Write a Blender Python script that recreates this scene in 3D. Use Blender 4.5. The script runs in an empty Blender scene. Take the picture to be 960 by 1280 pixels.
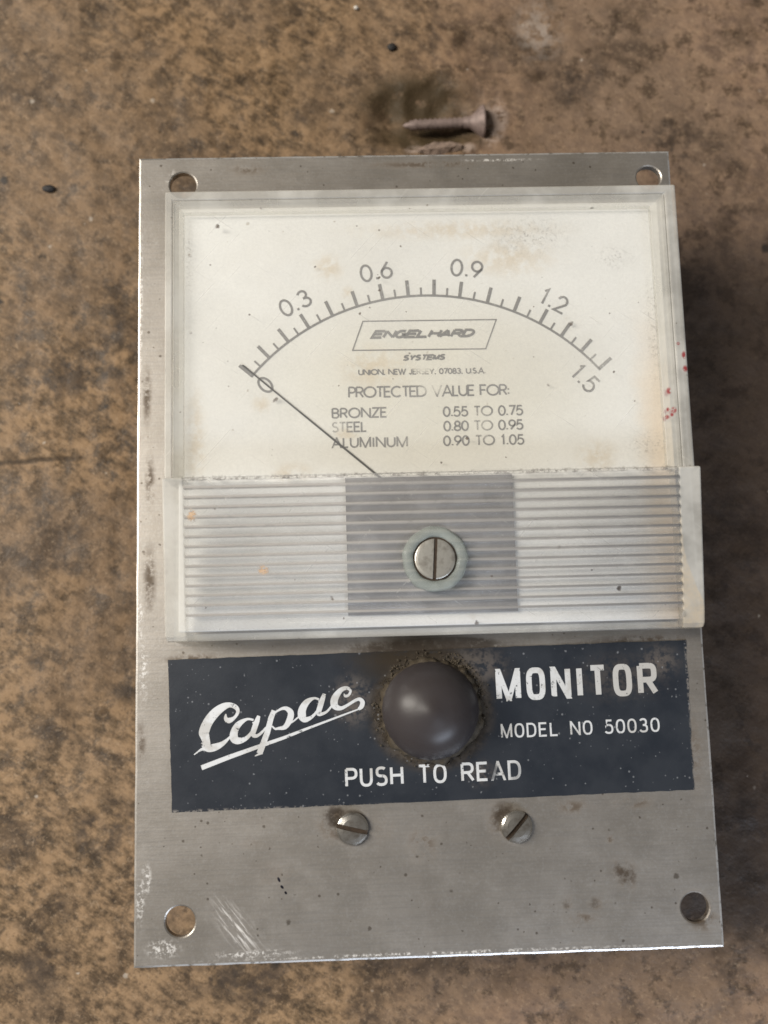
import bpy, bmesh, math, random
from mathutils import Vector, Matrix, noise

S = bpy.context.scene
COL = S.collection
MM = 0.001
PT = 32.0          # height of the face plate's upper side above the bench, mm

# ------------------------------------------------------------------ camera
cam = bpy.data.cameras.new('camera')
cam_ob = bpy.data.objects.new('camera', cam)
COL.objects.link(cam_ob)
cam.sensor_fit = 'VERTICAL'
cam.sensor_height = 24.0
cam.lens = 24.0 * 1200 / 1280
cam.clip_start = 0.005
cam.clip_end = 10
CR = Matrix(((0.999362, 0.02366, -0.026763), (-0.026977, 0.990976, -0.131293), (0.023415, 0.131932, 0.990982)))
M4 = CR.to_4x4()
M4.translation = Vector((-12.077, -21.116, 194.914 + PT)) * MM
cam_ob.matrix_world = M4
cam.dof.use_dof = True
cam.dof.focus_distance = 0.193
cam.dof.aperture_fstop = 8.5
S.camera = cam_ob

# ------------------------------------------------------------------ world and lamps
w = bpy.data.worlds.new('World')
S.world = w
w.use_nodes = True
bg = w.node_tree.nodes['Background']
bg.inputs[0].default_value = (1.0, 0.92, 0.82, 1)
bg.inputs[1].default_value = 0.12


def area(name, loc, target, sx, sy, power, color):
    d = bpy.data.lights.new(name, 'AREA')
    d.shape = 'RECTANGLE'
    d.size, d.size_y, d.energy, d.color = sx, sy, power, color
    o = bpy.data.objects.new(name, d)
    COL.objects.link(o)
    o.location = loc
    o.rotation_euler = (Vector(target) - Vector(loc)).to_track_quat('-Z', 'Y').to_euler()
    return o


area('key_lamp', (-0.84, 0.27, 0.86), (0, 0, 0.03), 0.26, 0.85, 19.0, (1.0, 0.94, 0.85))
area('window_light', (0.34, -0.76, 0.50), (0, 0, 0.03), 0.46, 0.12, 4.6, (0.74, 0.84, 1.0))

S.view_settings.view_transform = 'Standard'
S.view_settings.look = 'None'
S.view_settings.exposure = 0.1
S.view_settings.gamma = 1.0
S.view_settings.use_curve_mapping = False
S.cycles.use_denoising = True
S.cycles.max_bounces = 12
S.cycles.transparent_max_bounces = 24
S.cycles.sample_clamp_indirect = 4.0
S.cycles.filter_width = 1.6


# ------------------------------------------------------------------ node helpers
class N:
    """A small builder for node materials; coordinates are millimetres on the object."""

    def __init__(s, name):
        s.m = bpy.data.materials.new(name)
        s.m.use_nodes = True
        s.t = s.m.node_tree
        s.t.nodes.clear()
        s.out = s.t.nodes.new('ShaderNodeOutputMaterial')
        tc = s.t.nodes.new('ShaderNodeTexCoord')
        v = s.t.nodes.new('ShaderNodeVectorMath')
        v.operation = 'SCALE'
        v.inputs['Scale'].default_value = 1000.0
        s.t.links.new(tc.outputs['Object'], v.inputs[0])
        s.co = v.outputs[0]
        sp = s.t.nodes.new('ShaderNodeSeparateXYZ')
        s.t.links.new(s.co, sp.inputs[0])
        s.x, s.y, s.z = sp.outputs

    def put(s, sock, v):
        if isinstance(v, bpy.types.NodeSocket):
            s.t.links.new(v, sock)
        elif isinstance(v, (tuple, list)):
            sock.default_value = tuple(v) + ((1,) if len(v) == 3 and sock.type == 'RGBA' else ())
        else:
            sock.default_value = v

    def math(s, op, a, b=0.0, c=None, clamp=False):
        n = s.t.nodes.new('ShaderNodeMath')
        n.operation = op
        n.use_clamp = clamp
        s.put(n.inputs[0], a)
        s.put(n.inputs[1], b)
        if c is not None:
            s.put(n.inputs[2], c)
        return n.outputs[0]

    def mul(s, a, b): return s.math('MULTIPLY', a, b)
    def add(s, a, b): return s.math('ADD', a, b)
    def mx(s, a, b): return s.math('MAXIMUM', a, b)

    def ramp(s, v, lo, hi, a=0.0, b=1.0):
        n = s.t.nodes.new('ShaderNodeMapRange')
        n.interpolation_type = 'SMOOTHSTEP'
        s.put(n.inputs[0], v)
        for i, q in enumerate((lo, hi, a, b)):
            s.put(n.inputs[i + 1], q)
        return n.outputs[0]

    def warp(s, scale=(1, 1, 1), rot=0.0, off=(0, 0, 0), vec=None):
        """turn the coordinates, then stretch them"""
        v = vec or s.co
        if rot:
            n = s.t.nodes.new('ShaderNodeMapping')
            s.put(n.inputs[0], v)
            n.inputs['Rotation'].default_value = (0, 0, math.radians(rot))
            v = n.outputs[0]
        n = s.t.nodes.new('ShaderNodeMapping')
        s.put(n.inputs[0], v)
        n.inputs['Location'].default_value = off
        n.inputs['Scale'].default_value = scale
        return n.outputs[0]

    def noise(s, size, detail=4, rough=0.6, vec=None, dist=0.0, off=0.0):
        n = s.t.nodes.new('ShaderNodeTexNoise')
        n.inputs['Scale'].default_value = 1.0 / size
        n.inputs['Detail'].default_value = detail
        n.inputs['Roughness'].default_value = rough
        n.inputs['Distortion'].default_value = dist
        v = vec or s.co
        if off:
            v = s.warp(off=(off, off * 1.7, off * .3), vec=v)
        s.put(n.inputs['Vector'], v)
        return n.outputs[0]

    def voro(s, size, vec=None):
        n = s.t.nodes.new('ShaderNodeTexVoronoi')
        n.inputs['Scale'].default_value = 1.0 / size
        s.put(n.inputs['Vector'], vec or s.co)
        return n.outputs[0]

    def blob(s, x, y, rx, ry, soft=1.0, rot=0.0):
        """1 at the spot's middle falling to 0 at its ragged rim"""
        ca, sa = math.cos(math.radians(rot)), math.sin(math.radians(rot))
        dx, dy = s.add(s.x, -x), s.add(s.y, -y)
        u = s.math('DIVIDE', s.add(s.mul(dx, ca), s.mul(dy, sa)), rx)
        v = s.math('DIVIDE', s.add(s.mul(dy, ca), s.mul(dx, -sa)), ry)
        d = s.math('SQRT', s.add(s.mul(u, u), s.mul(v, v)))
        return s.ramp(d, 1.0, 1.0 - soft)

    def anyof(s, l):
        r = l[0]
        for q in l[1:]:
            r = s.mx(r, q)
        return r

    def spots(s, cells, size, thr, off):
        """sparse ragged specks of unlike size"""
        v = s.warp(off=(off, off, 0))
        nz = s.t.nodes.new('ShaderNodeTexNoise')
        nz.inputs['Scale'].default_value = 1.0 / (cells * .16)
        s.put(nz.inputs['Vector'], v)
        ad = s.t.nodes.new('ShaderNodeVectorMath')
        ad.operation = 'MULTIPLY_ADD'
        s.put(ad.inputs[0], nz.outputs[1])
        ad.inputs[1].default_value = (cells * .16,) * 3
        s.put(ad.inputs[2], v)
        n = s.t.nodes.new('ShaderNodeTexVoronoi')
        n.inputs['Scale'].default_value = 1.0 / cells
        s.put(n.inputs['Vector'], ad.outputs[0])
        sp = s.t.nodes.new('ShaderNodeSeparateColor')
        s.put(sp.inputs[0], n.outputs[1])
        rr = s.mul(s.mul(sp.outputs[0], sp.outputs[0]), s.mul(sp.outputs[0], size * 1.5))
        d = s.ramp(n.outputs[0], rr, s.mul(rr, .5))
        g = s.ramp(s.noise(cells * 2.3, 2, .5, off=off + 3), thr - .06, thr - .02)
        return s.mul(d, g)

    def mix(s, f, a, b):
        n = s.t.nodes.new('ShaderNodeMix')
        n.data_type = 'RGBA'
        s.put(n.inputs[0], f)
        s.put(n.inputs[6], a)
        s.put(n.inputs[7], b)
        return n.outputs[2]

    def bump(s, h, strength=0.5, dist=0.1, nrm=None):
        n = s.t.nodes.new('ShaderNodeBump')
        n.inputs['Strength'].default_value = strength
        n.inputs['Distance'].default_value = dist * MM
        s.put(n.inputs['Height'], h)
        if nrm:
            s.put(n.inputs['Normal'], nrm)
        return n.outputs[0]

    def bsdf(s, color, rough=0.5, metal=0.0, nrm=None, spec=0.5, coat=0.0):
        n = s.t.nodes.new('ShaderNodeBsdfPrincipled')
        s.put(n.inputs['Base Color'], color)
        s.put(n.inputs['Roughness'], rough)
        s.put(n.inputs['Metallic'], metal)
        s.put(n.inputs['Specular IOR Level'], spec)
        s.put(n.inputs['Coat Weight'], coat)
        if nrm:
            s.put(n.inputs['Normal'], nrm)
        return n.outputs[0]

    def mixs(s, f, a, b):
        n = s.t.nodes.new('ShaderNodeMixShader')
        s.put(n.inputs[0], f)
        s.put(n.inputs[1], a)
        s.put(n.inputs[2], b)
        return n.outputs[0]

    def clear(s, c=(1, 1, 1)):
        n = s.t.nodes.new('ShaderNodeBsdfTransparent')
        s.put(n.inputs[0], c)
        return n.outputs[0]

    def gloss(s, rough, nrm=None):
        n = s.t.nodes.new('ShaderNodeBsdfGlossy')
        n.inputs['Roughness'].default_value = rough
        if nrm:
            s.put(n.inputs['Normal'], nrm)
        return n.outputs[0]

    def fres(s, ior=1.49, nrm=None):
        n = s.t.nodes.new('ShaderNodeFresnel')
        g = s.t.nodes.new('ShaderNodeNewGeometry')      # the node inverts the index at back faces; undo that for thin clear walls
        s.put(n.inputs[0], s.ramp(g.outputs['Backfacing'], 0, 1, ior, 1 / ior))
        if nrm:
            s.put(n.inputs['Normal'], nrm)
        return n.outputs[0]

    def done(s, sh):
        s.t.links.new(sh, s.out.inputs[0])
        return s.m


# ------------------------------------------------------------------ materials
def mat_bench():
    n = N('stained_board')
    fib = n.noise(1.0, 1, .5)
    # fibre fleck: short streaks turned by a slow noise
    a = n.add(n.mul(n.noise(3.6, 6, .66), .62), n.mul(n.noise(1.5, 4, .6, vec=n.warp(scale=(.55, 1.3, 1), rot=35)), .38))
    b = n.noise(6.0, 6, .70, dist=.15, off=40)
    c = n.noise(24, 4, .6, off=90)
    tan = n.mix(n.ramp(a, .37, .61), (.064, .040, .019), (.305, .196, .106))
    tan = n.mix(n.mul(n.ramp(n.add(n.x, n.mul(n.noise(30, 3, .5, off=51), 60)), 10, 60), .55), tan, (.245, .160, .115))
    tan = n.mix(n.ramp(n.noise(50, 3, .5, off=20), .42, .60, 0, .5), tan, (.175, .120, .078))
    dk = n.ramp(b, .52, .62)
    col = n.mix(n.mul(dk, .62), tan, (.034, .021, .011))
    col = n.mix(n.mul(n.mul(n.ramp(c, .50, .64), n.ramp(n.noise(4, 5, .7, off=66), .34, .56)), .70), col, (.036, .023, .014))
    # fine light and dark grains
    col = n.mix(n.mul(n.ramp(n.noise(1.2, 3, .75, off=7), .55, .68), .40), col, (.38, .27, .17))
    col = n.mix(n.mul(n.ramp(n.noise(1.5, 4, .75, off=17), .56, .68), .50), col, (.040, .026, .015))
    # grey grease marks
    gm = n.anyof([n.blob(-78, 45, 20, 14, 1), n.blob(-72, -62, 16, 12, 1), n.blob(-86, -92, 14, 9, 1), n.blob(-40, -96, 22, 8, 1), n.blob(-70, 62, 9, 20, 1), n.blob(-79, 6, 5, 4, .9), n.blob(-81, -3, 4, 3.5, .9), n.blob(-66, -30, 9, 7, .9), n.blob(-88, -24, 4, 3, .8),
                  n.blob(-60, -1, 5, 9, .9), n.blob(45, 120, 16, 12, 1), n.blob(70, 100, 14, 20, 1), n.blob(-62, 50, 4, 6, 1)])
    gm = n.mul(gm, n.ramp(n.noise(5, 4, .65, off=61), .40, .60))
    col = n.mix(n.mul(gm, .80), col, (.038, .027, .020))
    # the meter's cast shadow, painted as a darker right side of the board
    right_shade = n.mul(n.ramp(n.x, 10, 85), n.mul(n.ramp(n.y, 115, 55), n.ramp(n.y, -92, -84)))
    col = n.mix(n.mul(right_shade, .80), col, (.034, .023, .018))
    # pale chalky patch and specks
    pl = n.mul(n.blob(37, 133, 9, 12, 1), n.ramp(n.noise(3, 4, .7, off=5), .42, .6))
    col = n.mix(n.mul(pl, .6), col, (.42, .36, .31))
    sp = n.spots(5.0, .11, .57, 11)
    col = n.mix(n.mul(sp, .55), col, (.50, .44, .37))
    sp2 = n.spots(9.0, .16, .58, 33)
    col = n.mix(n.mul(sp2, .85), col, (.02, .016, .013))
    # darker olive tone in the gouge above the meter
    gs = n.mul(n.anyof([n.blob(5, 115, 20, 10, .7), n.blob(8, 105, 20, 7, .7)]), n.ramp(n.noise(4, 3, .6, off=8), .25, .45))
    col = n.mix(n.mul(gs, .88), col, (.050, .034, .014))
    tn = n.mul(n.anyof([n.blob(25, 108, 4, 8, .6, -12), n.blob(4, 101.5, 3.4, 2, .8), n.blob(18, 101.5, 2.6, 1.8, .8)]), n.ramp(n.noise(1.8, 4, .7, off=6), .38, .55))
    col = n.mix(n.mul(tn, .75), col, (.42, .33, .28))
    # a faint scored line
    ln = n.math('ABSOLUTE', n.add(n.add(n.y, n.mul(n.x, -.05)), n.add(n.mul(n.noise(9, 2, .5, off=2), -2.2), -26.8)))
    ln = n.mul(n.ramp(ln, .9, .2), n.ramp(n.x, -74, -82))
    col = n.mix(n.mul(ln, .75), col, (.035, .022, .012))
    h = n.add(n.mul(a, .7), n.mul(n.noise(.8, 3, .6, off=4), .3))
    nr = n.bump(h, .6, .7)
    return n.done(n.bsdf(col, n.ramp(b, .3, .7, .75, .5), 0, nr, spec=.35))


def mat_plate():
    n = N('dull_aluminium')
    fine = n.noise(.35, 2, .6)
    grain = n.noise(1.0, 3, .6, vec=n.warp(scale=(.10, 2.2, 1)))
    cloud = n.noise(16, 5, .62, off=3)
    base = n.mix(n.ramp(cloud, .38, .66), (.375, .345, .308), (.42, .39, .355))
    base = n.mix(n.mul(n.ramp(grain, .42, .66), .26), base, (.27, .26, .25))
    base = n.mix(n.mul(n.ramp(n.noise(.55, 4, .8, off=12), .48, .64), .42), base, (.47, .455, .435))
    base = n.mix(n.mul(n.ramp(n.noise(5, 5, .7, off=22), .50, .66), .18), base, (.32, .285, .25))
    # oxide: matt, brownish film
    film = n.mul(n.ramp(n.noise(9, 5, .65, off=31), .42, .66), .14)
    dirt = n.anyof([
        n.mul(n.blob(38.5, -68, 3.6, 4.6, .75, 30), 1.0), n.mul(n.blob(32.5, -73.5, 2.0, 2, .8), .8), n.blob(27, -73, 1.5, 1.8, .8),
        n.blob(36, -61.5, 1.5, 1.2, .8), n.blob(-1, -61, 4.5, 5.5, .9), n.mul(n.blob(-9, -58, 4, 4, 1), .6), n.blob(15, -57, 4.6, 5.5, .8), n.blob(-18.4, -56.6, 4.4, 4.8, .7),
        n.blob(29, -55, 5, 2.2, .9), n.blob(41, -54.5, 6, 2, .9), n.mul(n.blob(-34, -60, 4, 2, .9), .5),
        n.blob(12, -27, 16, 6, .9), n.blob(2, -36, 13.5, 13.5, .3), n.blob(46, -22.6, 14, 1.6, .9), n.blob(-2, -22.6, 22, 2.2, .8), n.blob(-46, -24, 9, 1.5, .9),
        n.blob(-55.2, 30, 1.4, 9, .9), n.blob(-54.5, 12, 1.5, 8, .9), n.blob(-54.5, -8, 2, 10, .9), n.blob(-56, -40, 1.6, 6, .9),
        n.blob(-34, 79.5, 6, 2.4, 1), n.blob(4, 80, 20, 1.4, .9), n.blob(53.5, -76.8, 4.4, 4.4, .8), n.mul(n.blob(54, -45, 3, 14, 1), .8),
        n.blob(30, -76, 5, 1.6, 1), n.mul(n.blob(-30, -66, 6, 4, 1), .5)])
    dn = n.ramp(n.noise(2.2, 5, .72, off=13), .36, .58)
    dm = n.mul(dirt, dn)
    col = n.mix(n.mul(dm, .85), base, (.085, .056, .032))
    dirt_shade = n.anyof([n.mul(n.blob(3, -23.6, 26, 3.8, .7), 1.0), n.blob(4, -22.6, 16, 2.4, .4), n.mul(n.blob(38, -23, 15, 1.6, .8), .7), n.blob(-17.6, -55.6, 3.6, 3.0, .6, -40), n.blob(-14.7, -57.6, 4.2, 4.2, .3), n.mul(n.blob(15.4, -56.6, 3.4, 4.0, .7), .95), n.mul(n.blob(17.5, -58.3, 4.0, 4.0, .3), .8), n.mul(n.blob(51.95, -74.75, 3.9, 3.9, .3), .6), n.blob(1.5, -35.4, 13, 13, .25), n.mul(n.blob(38.5, -68, 3.6, 2.6, .8, -25), .62), n.mul(n.blob(31.8, -73.3, 1.6, 1.4, .8), .5), n.mul(n.blob(26.5, -73.5, 1.2, 1.4, .8), .5)])  # grime by the screws and nut, plus the cover's contact shadow painted in
    dirt_shade = n.mul(dirt_shade, n.ramp(n.noise(1.1, 4, .7, off=17), .30, .46))
    dirt_shade = n.mx(dirt_shade, n.mx(n.mul(n.blob(3, -22.4, 19, 4.2, .7), .93), n.mul(n.blob(-24, -22.2, 26, 2.4, .8), .55)))  # the cover's cast shadow painted into the gap below it
    col = n.mix(n.mul(dirt_shade, .94), col, (.032, .021, .012))
    dm = n.mx(dm, dirt_shade)
    pits = n.anyof([n.spots(1.2, .24, .58, 50), n.spots(4.0, .13, .60, 71)])
    col = n.mix(n.mul(pits, .7), col, (.10, .08, .06))
    # a black pen-like tick mark
    tk = n.anyof([n.blob(-29.2, -66.9, .30, .62, .4, 25), n.blob(-28.6, -68.3, .30, .5, .4, 45), n.blob(-27.9, -69.4, .28, .4, .4, 40)])
    col = n.mix(tk, col, (.02, .02, .03))
    # chalky scuffs at the lower left and left edge; thin rim lines paint in edge highlights
    st = n.noise(1.0, 4, .7, vec=n.warp(scale=(.16, 1.5, 1), rot=52))
    st2 = n.noise(.8, 4, .75, off=9)
    sc = n.anyof([n.mul(n.blob(-37.5, -75.5, 3.6, 9, .9, 38), n.ramp(st, .48, .62)),
                  n.mul(n.anyof([n.blob(-51.5, -79, 4.5, 2.4, .8), n.blob(-34, -80.5, 11, 1.2, .9), n.blob(-56, -70, 1.2, 6, .8), n.blob(-54.8, -66, 1.4, 4, .8),
                                 n.blob(-55.6, -26, 1.3, 9, .9), n.blob(-56.3, -16, .8, 7, .9), n.blob(-56.5, 50, .5, 22, .9), n.blob(0, -81.5, 60, .5, .9),
                                 n.blob(20, 80.8, 12, .5, .9), n.blob(-50.5, 78, 2.4, 1.0, .9, 60)]), n.ramp(st2, .47, .60))])
    col = n.mix(n.mul(sc, .85), col, (.78, .76, .73))
    ed = n.mx(n.ramp(n.math('ABSOLUTE', n.x), 56.72, 56.82), n.ramp(n.math('ABSOLUTE', n.y), 81.86, 81.96))
    ed = n.mul(ed, n.ramp(n.noise(2.0, 4, .7, off=41), .36, .50))
    col = n.mix(n.mul(ed, n.ramp(n.x, -56, -50, .18, 1)), col, (.80, .79, .78))  # edge wear, paled further to paint the highlight on the chamfer
    metal = n.math('SUBTRACT', n.math('SUBTRACT', .78, n.mul(film, .3)), n.mx(n.mx(n.mul(dirt_shade, .75), n.mul(dm, .36)), n.mul(sc, .6)), clamp=True)
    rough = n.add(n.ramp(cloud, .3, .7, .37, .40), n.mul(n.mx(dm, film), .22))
    nr = n.bump(n.add(n.mul(fine, .5), n.mul(grain, .5)), .35, .06)
    return n.done(n.bsdf(col, rough, metal, nr))


def mat_label():
    n = N('navy_enamel_foil')
    col = n.mix(n.ramp(n.noise(7, 4, .6), .3, .7), (.016, .0205, .029), (.027, .032, .041))
    dn = n.ramp(n.noise(2.0, 5, .74, off=13), .38, .58)
    d = n.mul(n.anyof([n.blob(10, -27, 10, 6, .9), n.blob(1.6, -35.5, 14, 13, .35), n.blob(48, -27, 6, 5, 1), n.blob(-14, -33, 6, 7, .8),
                       n.mul(n.blob(40, -30, 14, 7, 1), .5), n.mul(n.blob(11, -48, 4, 4, 1), .7)]), dn)
    dirt_shade = n.mul(n.anyof([n.blob(1.4, -35.3, 13.6, 13.0, .25), n.blob(-2, -25, 18, 4.5, .8)]), n.ramp(n.noise(1.1, 4, .7, off=17), .28, .46))
    dirt_shade = n.mx(dirt_shade, n.mul(n.blob(-6, -26, 11, 5.5, .9), .8))  # the cover's shadow painted over the label's top, left of the button
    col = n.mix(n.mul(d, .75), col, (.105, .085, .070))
    col = n.mix(n.mul(dirt_shade, .85), col, (.040, .028, .015))
    edge = n.anyof([n.ramp(n.x, 53.0, 53.7), n.ramp(n.y, -52.9, -53.6)])
    col = n.mix(n.mul(n.mul(edge, n.ramp(n.noise(.8, 4, .7, off=4), .48, .58)), .7), col, (.33, .30, .27))
    sp = n.anyof([n.spots(.8, .24, .54, 5), n.spots(2.6, .10, .56, 25)])
    col = n.mix(n.mul(sp, .38), col, (.34, .35, .37))
    nr = n.bump(n.noise(.5, 3, .6), .25, .05)
    return n.done(n.bsdf(col, n.ramp(d, 0, 1, .34, .7), 0, nr, spec=.5))


def mat_silver_ink():
    n = N('worn_silver_ink')
    dk = n.ramp(n.noise(4.5, 4, .6, off=5), .45, .62)
    right = n.ramp(n.x, 20, 44, 0, .6)
    col = n.mix(n.mx(n.mul(dk, .45), n.mul(right, n.ramp(n.y, -36, -34))), (.74, .76, .78), (.42, .39, .34))
    wear = n.ramp(n.noise(.9, 5, .78, off=2), .33, .42)
    wear = n.mul(wear, n.math('SUBTRACT', 1.0, n.mul(n.blob(13.2, -47.6, 1.6, 2.4, .5), .75)))
    wear = n.mul(wear, n.math('SUBTRACT', 1.0, n.mul(n.blob(18.0, -48, 1.8, 2.4, .5), .4)))
    return n.done(n.mixs(wear, n.clear(), n.bsdf(col, .4, .25)))


def mat_dial():
    n = N('aged_white_dial_card')
    col = n.mix(n.ramp(n.noise(30, 3, .5), .35, .65), (.79, .785, .77), (.725, .715, .69))
    mid = n.blob(4, 28, 46, 26, .8)
    col = n.mix(n.mul(mid, .72), col, (.66, .625, .53))
    am = n.mx(n.ramp(n.add(n.x, n.mul(n.noise(6, 3, .6, off=9), 5)), 45, 52), n.mul(n.ramp(n.x, 40, 51), n.ramp(n.y, 8, -6)))
    am = n.mul(am, n.ramp(n.y, 52, 22))
    col = n.mix(n.mul(am, .50), col, (.72, .50, .26))
    fox = n.mul(n.anyof([n.blob(-17, 54.5, 4.5, 4, .9), n.blob(-31, 26, 2.5, 3, .9), n.blob(-14, 19.6, 3.6, 2, .8), n.blob(-13, 49, 2, 2, .9), n.blob(36, 14, 6, 5, 1), n.blob(20, 56, 14, 6, 1), n.blob(-25, 12, 6, 3, 1), n.blob(-44, 20, 3, 14, 1), n.blob(10, 62, 30, 3, 1), n.blob(-8, 33, 10, 7, 1)]), n.ramp(n.noise(2.5, 4, .6, off=3), .35, .6))
    col = n.mix(n.mul(fox, .5), col, (.55, .42, .25))
    # smudged, rubbed print in the middle
    col = n.mix(n.mul(n.mul(n.blob(8, 24, 8, 10, 1), n.ramp(n.noise(1.6, 4, .7, off=8), .45, .65)), .25), col, (.45, .43, .38))
    sp = n.anyof([n.spots(3.0, .10, .58, 9), n.spots(1.4, .10, .60, 19)])
    col = n.mix(n.mul(sp, .55), col, (.30, .24, .17))
    gr = n.ramp(n.noise(.5, 3, .7), .35, .65, .955, 1.03)
    mv = n.t.nodes.new('ShaderNodeVectorMath')
    mv.operation = 'SCALE'
    n.put(mv.inputs[0], col)
    n.put(mv.inputs['Scale'], gr)
    return n.done(n.bsdf(mv.outputs[0], .6))


def mat_dial_ink():
    n = N('faded_grey_dial_ink')
    wear = n.ramp(n.noise(.55, 4, .75), .30, .46, .25, .85)
    rub = n.anyof([n.mul(n.blob(1.5, 33, 3.4, 2.4, .8), .9), n.mul(n.blob(3.5, 29, 4, 3, .8), .8), n.mul(n.blob(13, 21, 4, 6, .8), .55), n.mul(n.blob(-15.5, 21, 3, 3, .7), .6),
                   n.mul(n.blob(38, 32, 8, 8, .7), .45), n.mul(n.blob(0, 18, 5, 3, .8), .5), n.mul(n.blob(29, 48, 3, 3, .7), .4)])
    a = n.mul(wear, n.math('SUBTRACT', 1.0, rub))
    return n.done(n.mixs(a, n.clear(), n.bsdf((.17, .165, .162), .7)))


def plastic(name, haze, tint, hcol, rough=.07, extra=None, bump=.10, front=False):
    """clear acrylic: lets light through, mirrors at its surface, veiled by fine scratches and dust"""
    n = N(name)
    nr = n.bump(n.noise(1.4, 4, .7), bump, .08)
    d = n.bsdf(hcol, .5, 0, nr, spec=.3)
    f = n.add(haze, n.ramp(n.noise(14, 4, .6), .42, .7, 0, haze * .7))
    if front:       # the scuffs sit on the exposed front; the side walls stay clearer
        ge = n.t.nodes.new('ShaderNodeNewGeometry')
        sn = n.t.nodes.new('ShaderNodeSeparateXYZ')
        n.put(sn.inputs[0], ge.outputs['True Normal'])
        f = n.mul(f, n.ramp(sn.outputs[2], .2, .8, .35, 1.0))
    g = n.mixs(n.ramp(n.fres(1.49), 0, 1, 0, .9), n.clear(tint), n.gloss(rough, nr))
    sh = n.mixs(f, g, d)
    if extra:
        sh = extra(n, sh, d)
    return n.done(sh)


def specks(n, sh, d):
    sp = n.anyof([n.spots(2.2, .10, .58, 15), n.mul(n.spots(5.5, .09, .5, 44), 1.0)])
    grime = n.mul(n.ramp(n.math('ABSOLUTE', n.add(n.y, -11.0)), .75, .1), n.ramp(n.noise(1.2, 4, .75, off=6), .50, .64))
    # scattered dirt rubbed into the right-hand corner and the borders
    r = n.mul(n.anyof([n.blob(41.5, 55, 6, 3.5, 1), n.blob(48.5, 40, 2, 16, 1), n.blob(46, 16, 6, 4, 1), n.blob(-45, 56, 1.2, 12, 1), n.blob(24, 60, 12, 6, 1)]), n.ramp(n.noise(.9, 4, .75, off=77), .54, .62))
    m = n.anyof([sp, n.mul(grime, .7), n.mul(r, .30)])
    dk = n.bsdf((.075, .05, .033), .8)
    sh = n.mixs(n.mul(m, .85), sh, dk)
    # hairline scratches
    hs = n.ramp(n.noise(1.0, 2, .5, vec=n.warp(scale=(.035, 2.6, 1), rot=-48)), .715, .76)
    hs = n.mx(hs, n.ramp(n.noise(1.0, 2, .5, vec=n.warp(scale=(.05, 3.0, 1), rot=35)), .72, .76))
    return n.mixs(n.mul(hs, .30), sh, n.bsdf((.55, .53, .49), .6))


def red_drops(n, sh, d):
    sh = specks(n, sh, d)
    q = [(54.0, 33.8, .45, .7), (54.1, 31.0, .5, .6), (50.6, 26.6, .42, .65), (51.3, 22.6, .5, .6), (50.2, 22.8, .3, .4), (49.9, 21.3, .35, .45), (50.9, 21.7, .3, .35), (53.0, 36.2, .3, .3)]
    b = n.anyof([n.blob(x, y, rx * 1.5, ry * 1.5, .7) for x, y, rx, ry in q])
    b = n.mul(b, n.ramp(n.noise(.7, 3, .7, off=2), .36, .46))
    # old glue gone amber, creeping out along a curve at the lower right
    cu = n.ramp(n.y, 3, -21)
    xc = n.add(n.mul(n.mul(cu, cu), 5.2), 50.2)
    am = n.mul(n.ramp(n.math('SUBTRACT', n.add(xc, n.mul(n.noise(2, 3, .6, off=8), .8)), n.x), -.1, .35), n.mul(n.ramp(n.x, 45, 48), n.ramp(n.y, 5, 1)))
    sh = n.mixs(n.mul(am, n.ramp(n.noise(1.6, 4, .7, off=18), .3, .7, .25, .60)), sh, n.bsdf((.52, .42, .29), .6))
    return n.mixs(n.mul(b, .9), sh, n.bsdf((.27, .015, .02), .4))


def ribbed(n, sh, d):
    sh = specks(n, sh, d)
    # dust packed into the grooves between the ribs
    fr = n.math('FRACT', n.math('DIVIDE', n.add(n.y, 40.0 - (RIB_TOP + .001)), RIB_PITCH))
    g = n.ramp(n.math('ABSOLUTE', n.add(fr, -.5)), .30, .47)
    inside = n.mul(n.ramp(n.y, RIB_END - .3, RIB_END), n.ramp(n.y, RIB_TOP + .3, RIB_TOP))
    g = n.mul(g, inside)
    g = n.mul(g, n.ramp(n.noise(3, 3, .6, off=1), .25, .5, .55, 1))
    sh = n.mixs(n.mul(g, .82), sh, n.bsdf((.315, .30, .285), .75))
    rust = n.mul(n.anyof([n.blob(-44, 3.4, 1.1, 1.5, .6), n.blob(-30.5, -7.4, 1.3, 1.2, .6)]), n.ramp(n.noise(.7, 3, .6, off=3), .42, .55))
    sh = n.mixs(n.mul(rust, .6), sh, n.bsdf((.50, .30, .14), .7))
    return sh


RIB_TOP, RIB_PITCH, RIB_N = 9.4, 1.87, 14
RIB_END = RIB_TOP - RIB_PITCH * RIB_N


def simple(name, col, rough=.5, metal=0.0, nsz=2.0, amt=.25, bump=.2, dark=None, spec=.5):
    n = N(name)
    dk = dark or tuple(c * .45 for c in col)
    c = n.mix(n.mul(n.ramp(n.noise(nsz, 4, .65), .42, .68), amt * 2), col, dk)
    return n.done(n.bsdf(c, rough, metal, n.bump(n.noise(nsz * .25, 3, .6), bump, .06), spec=spec))


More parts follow.
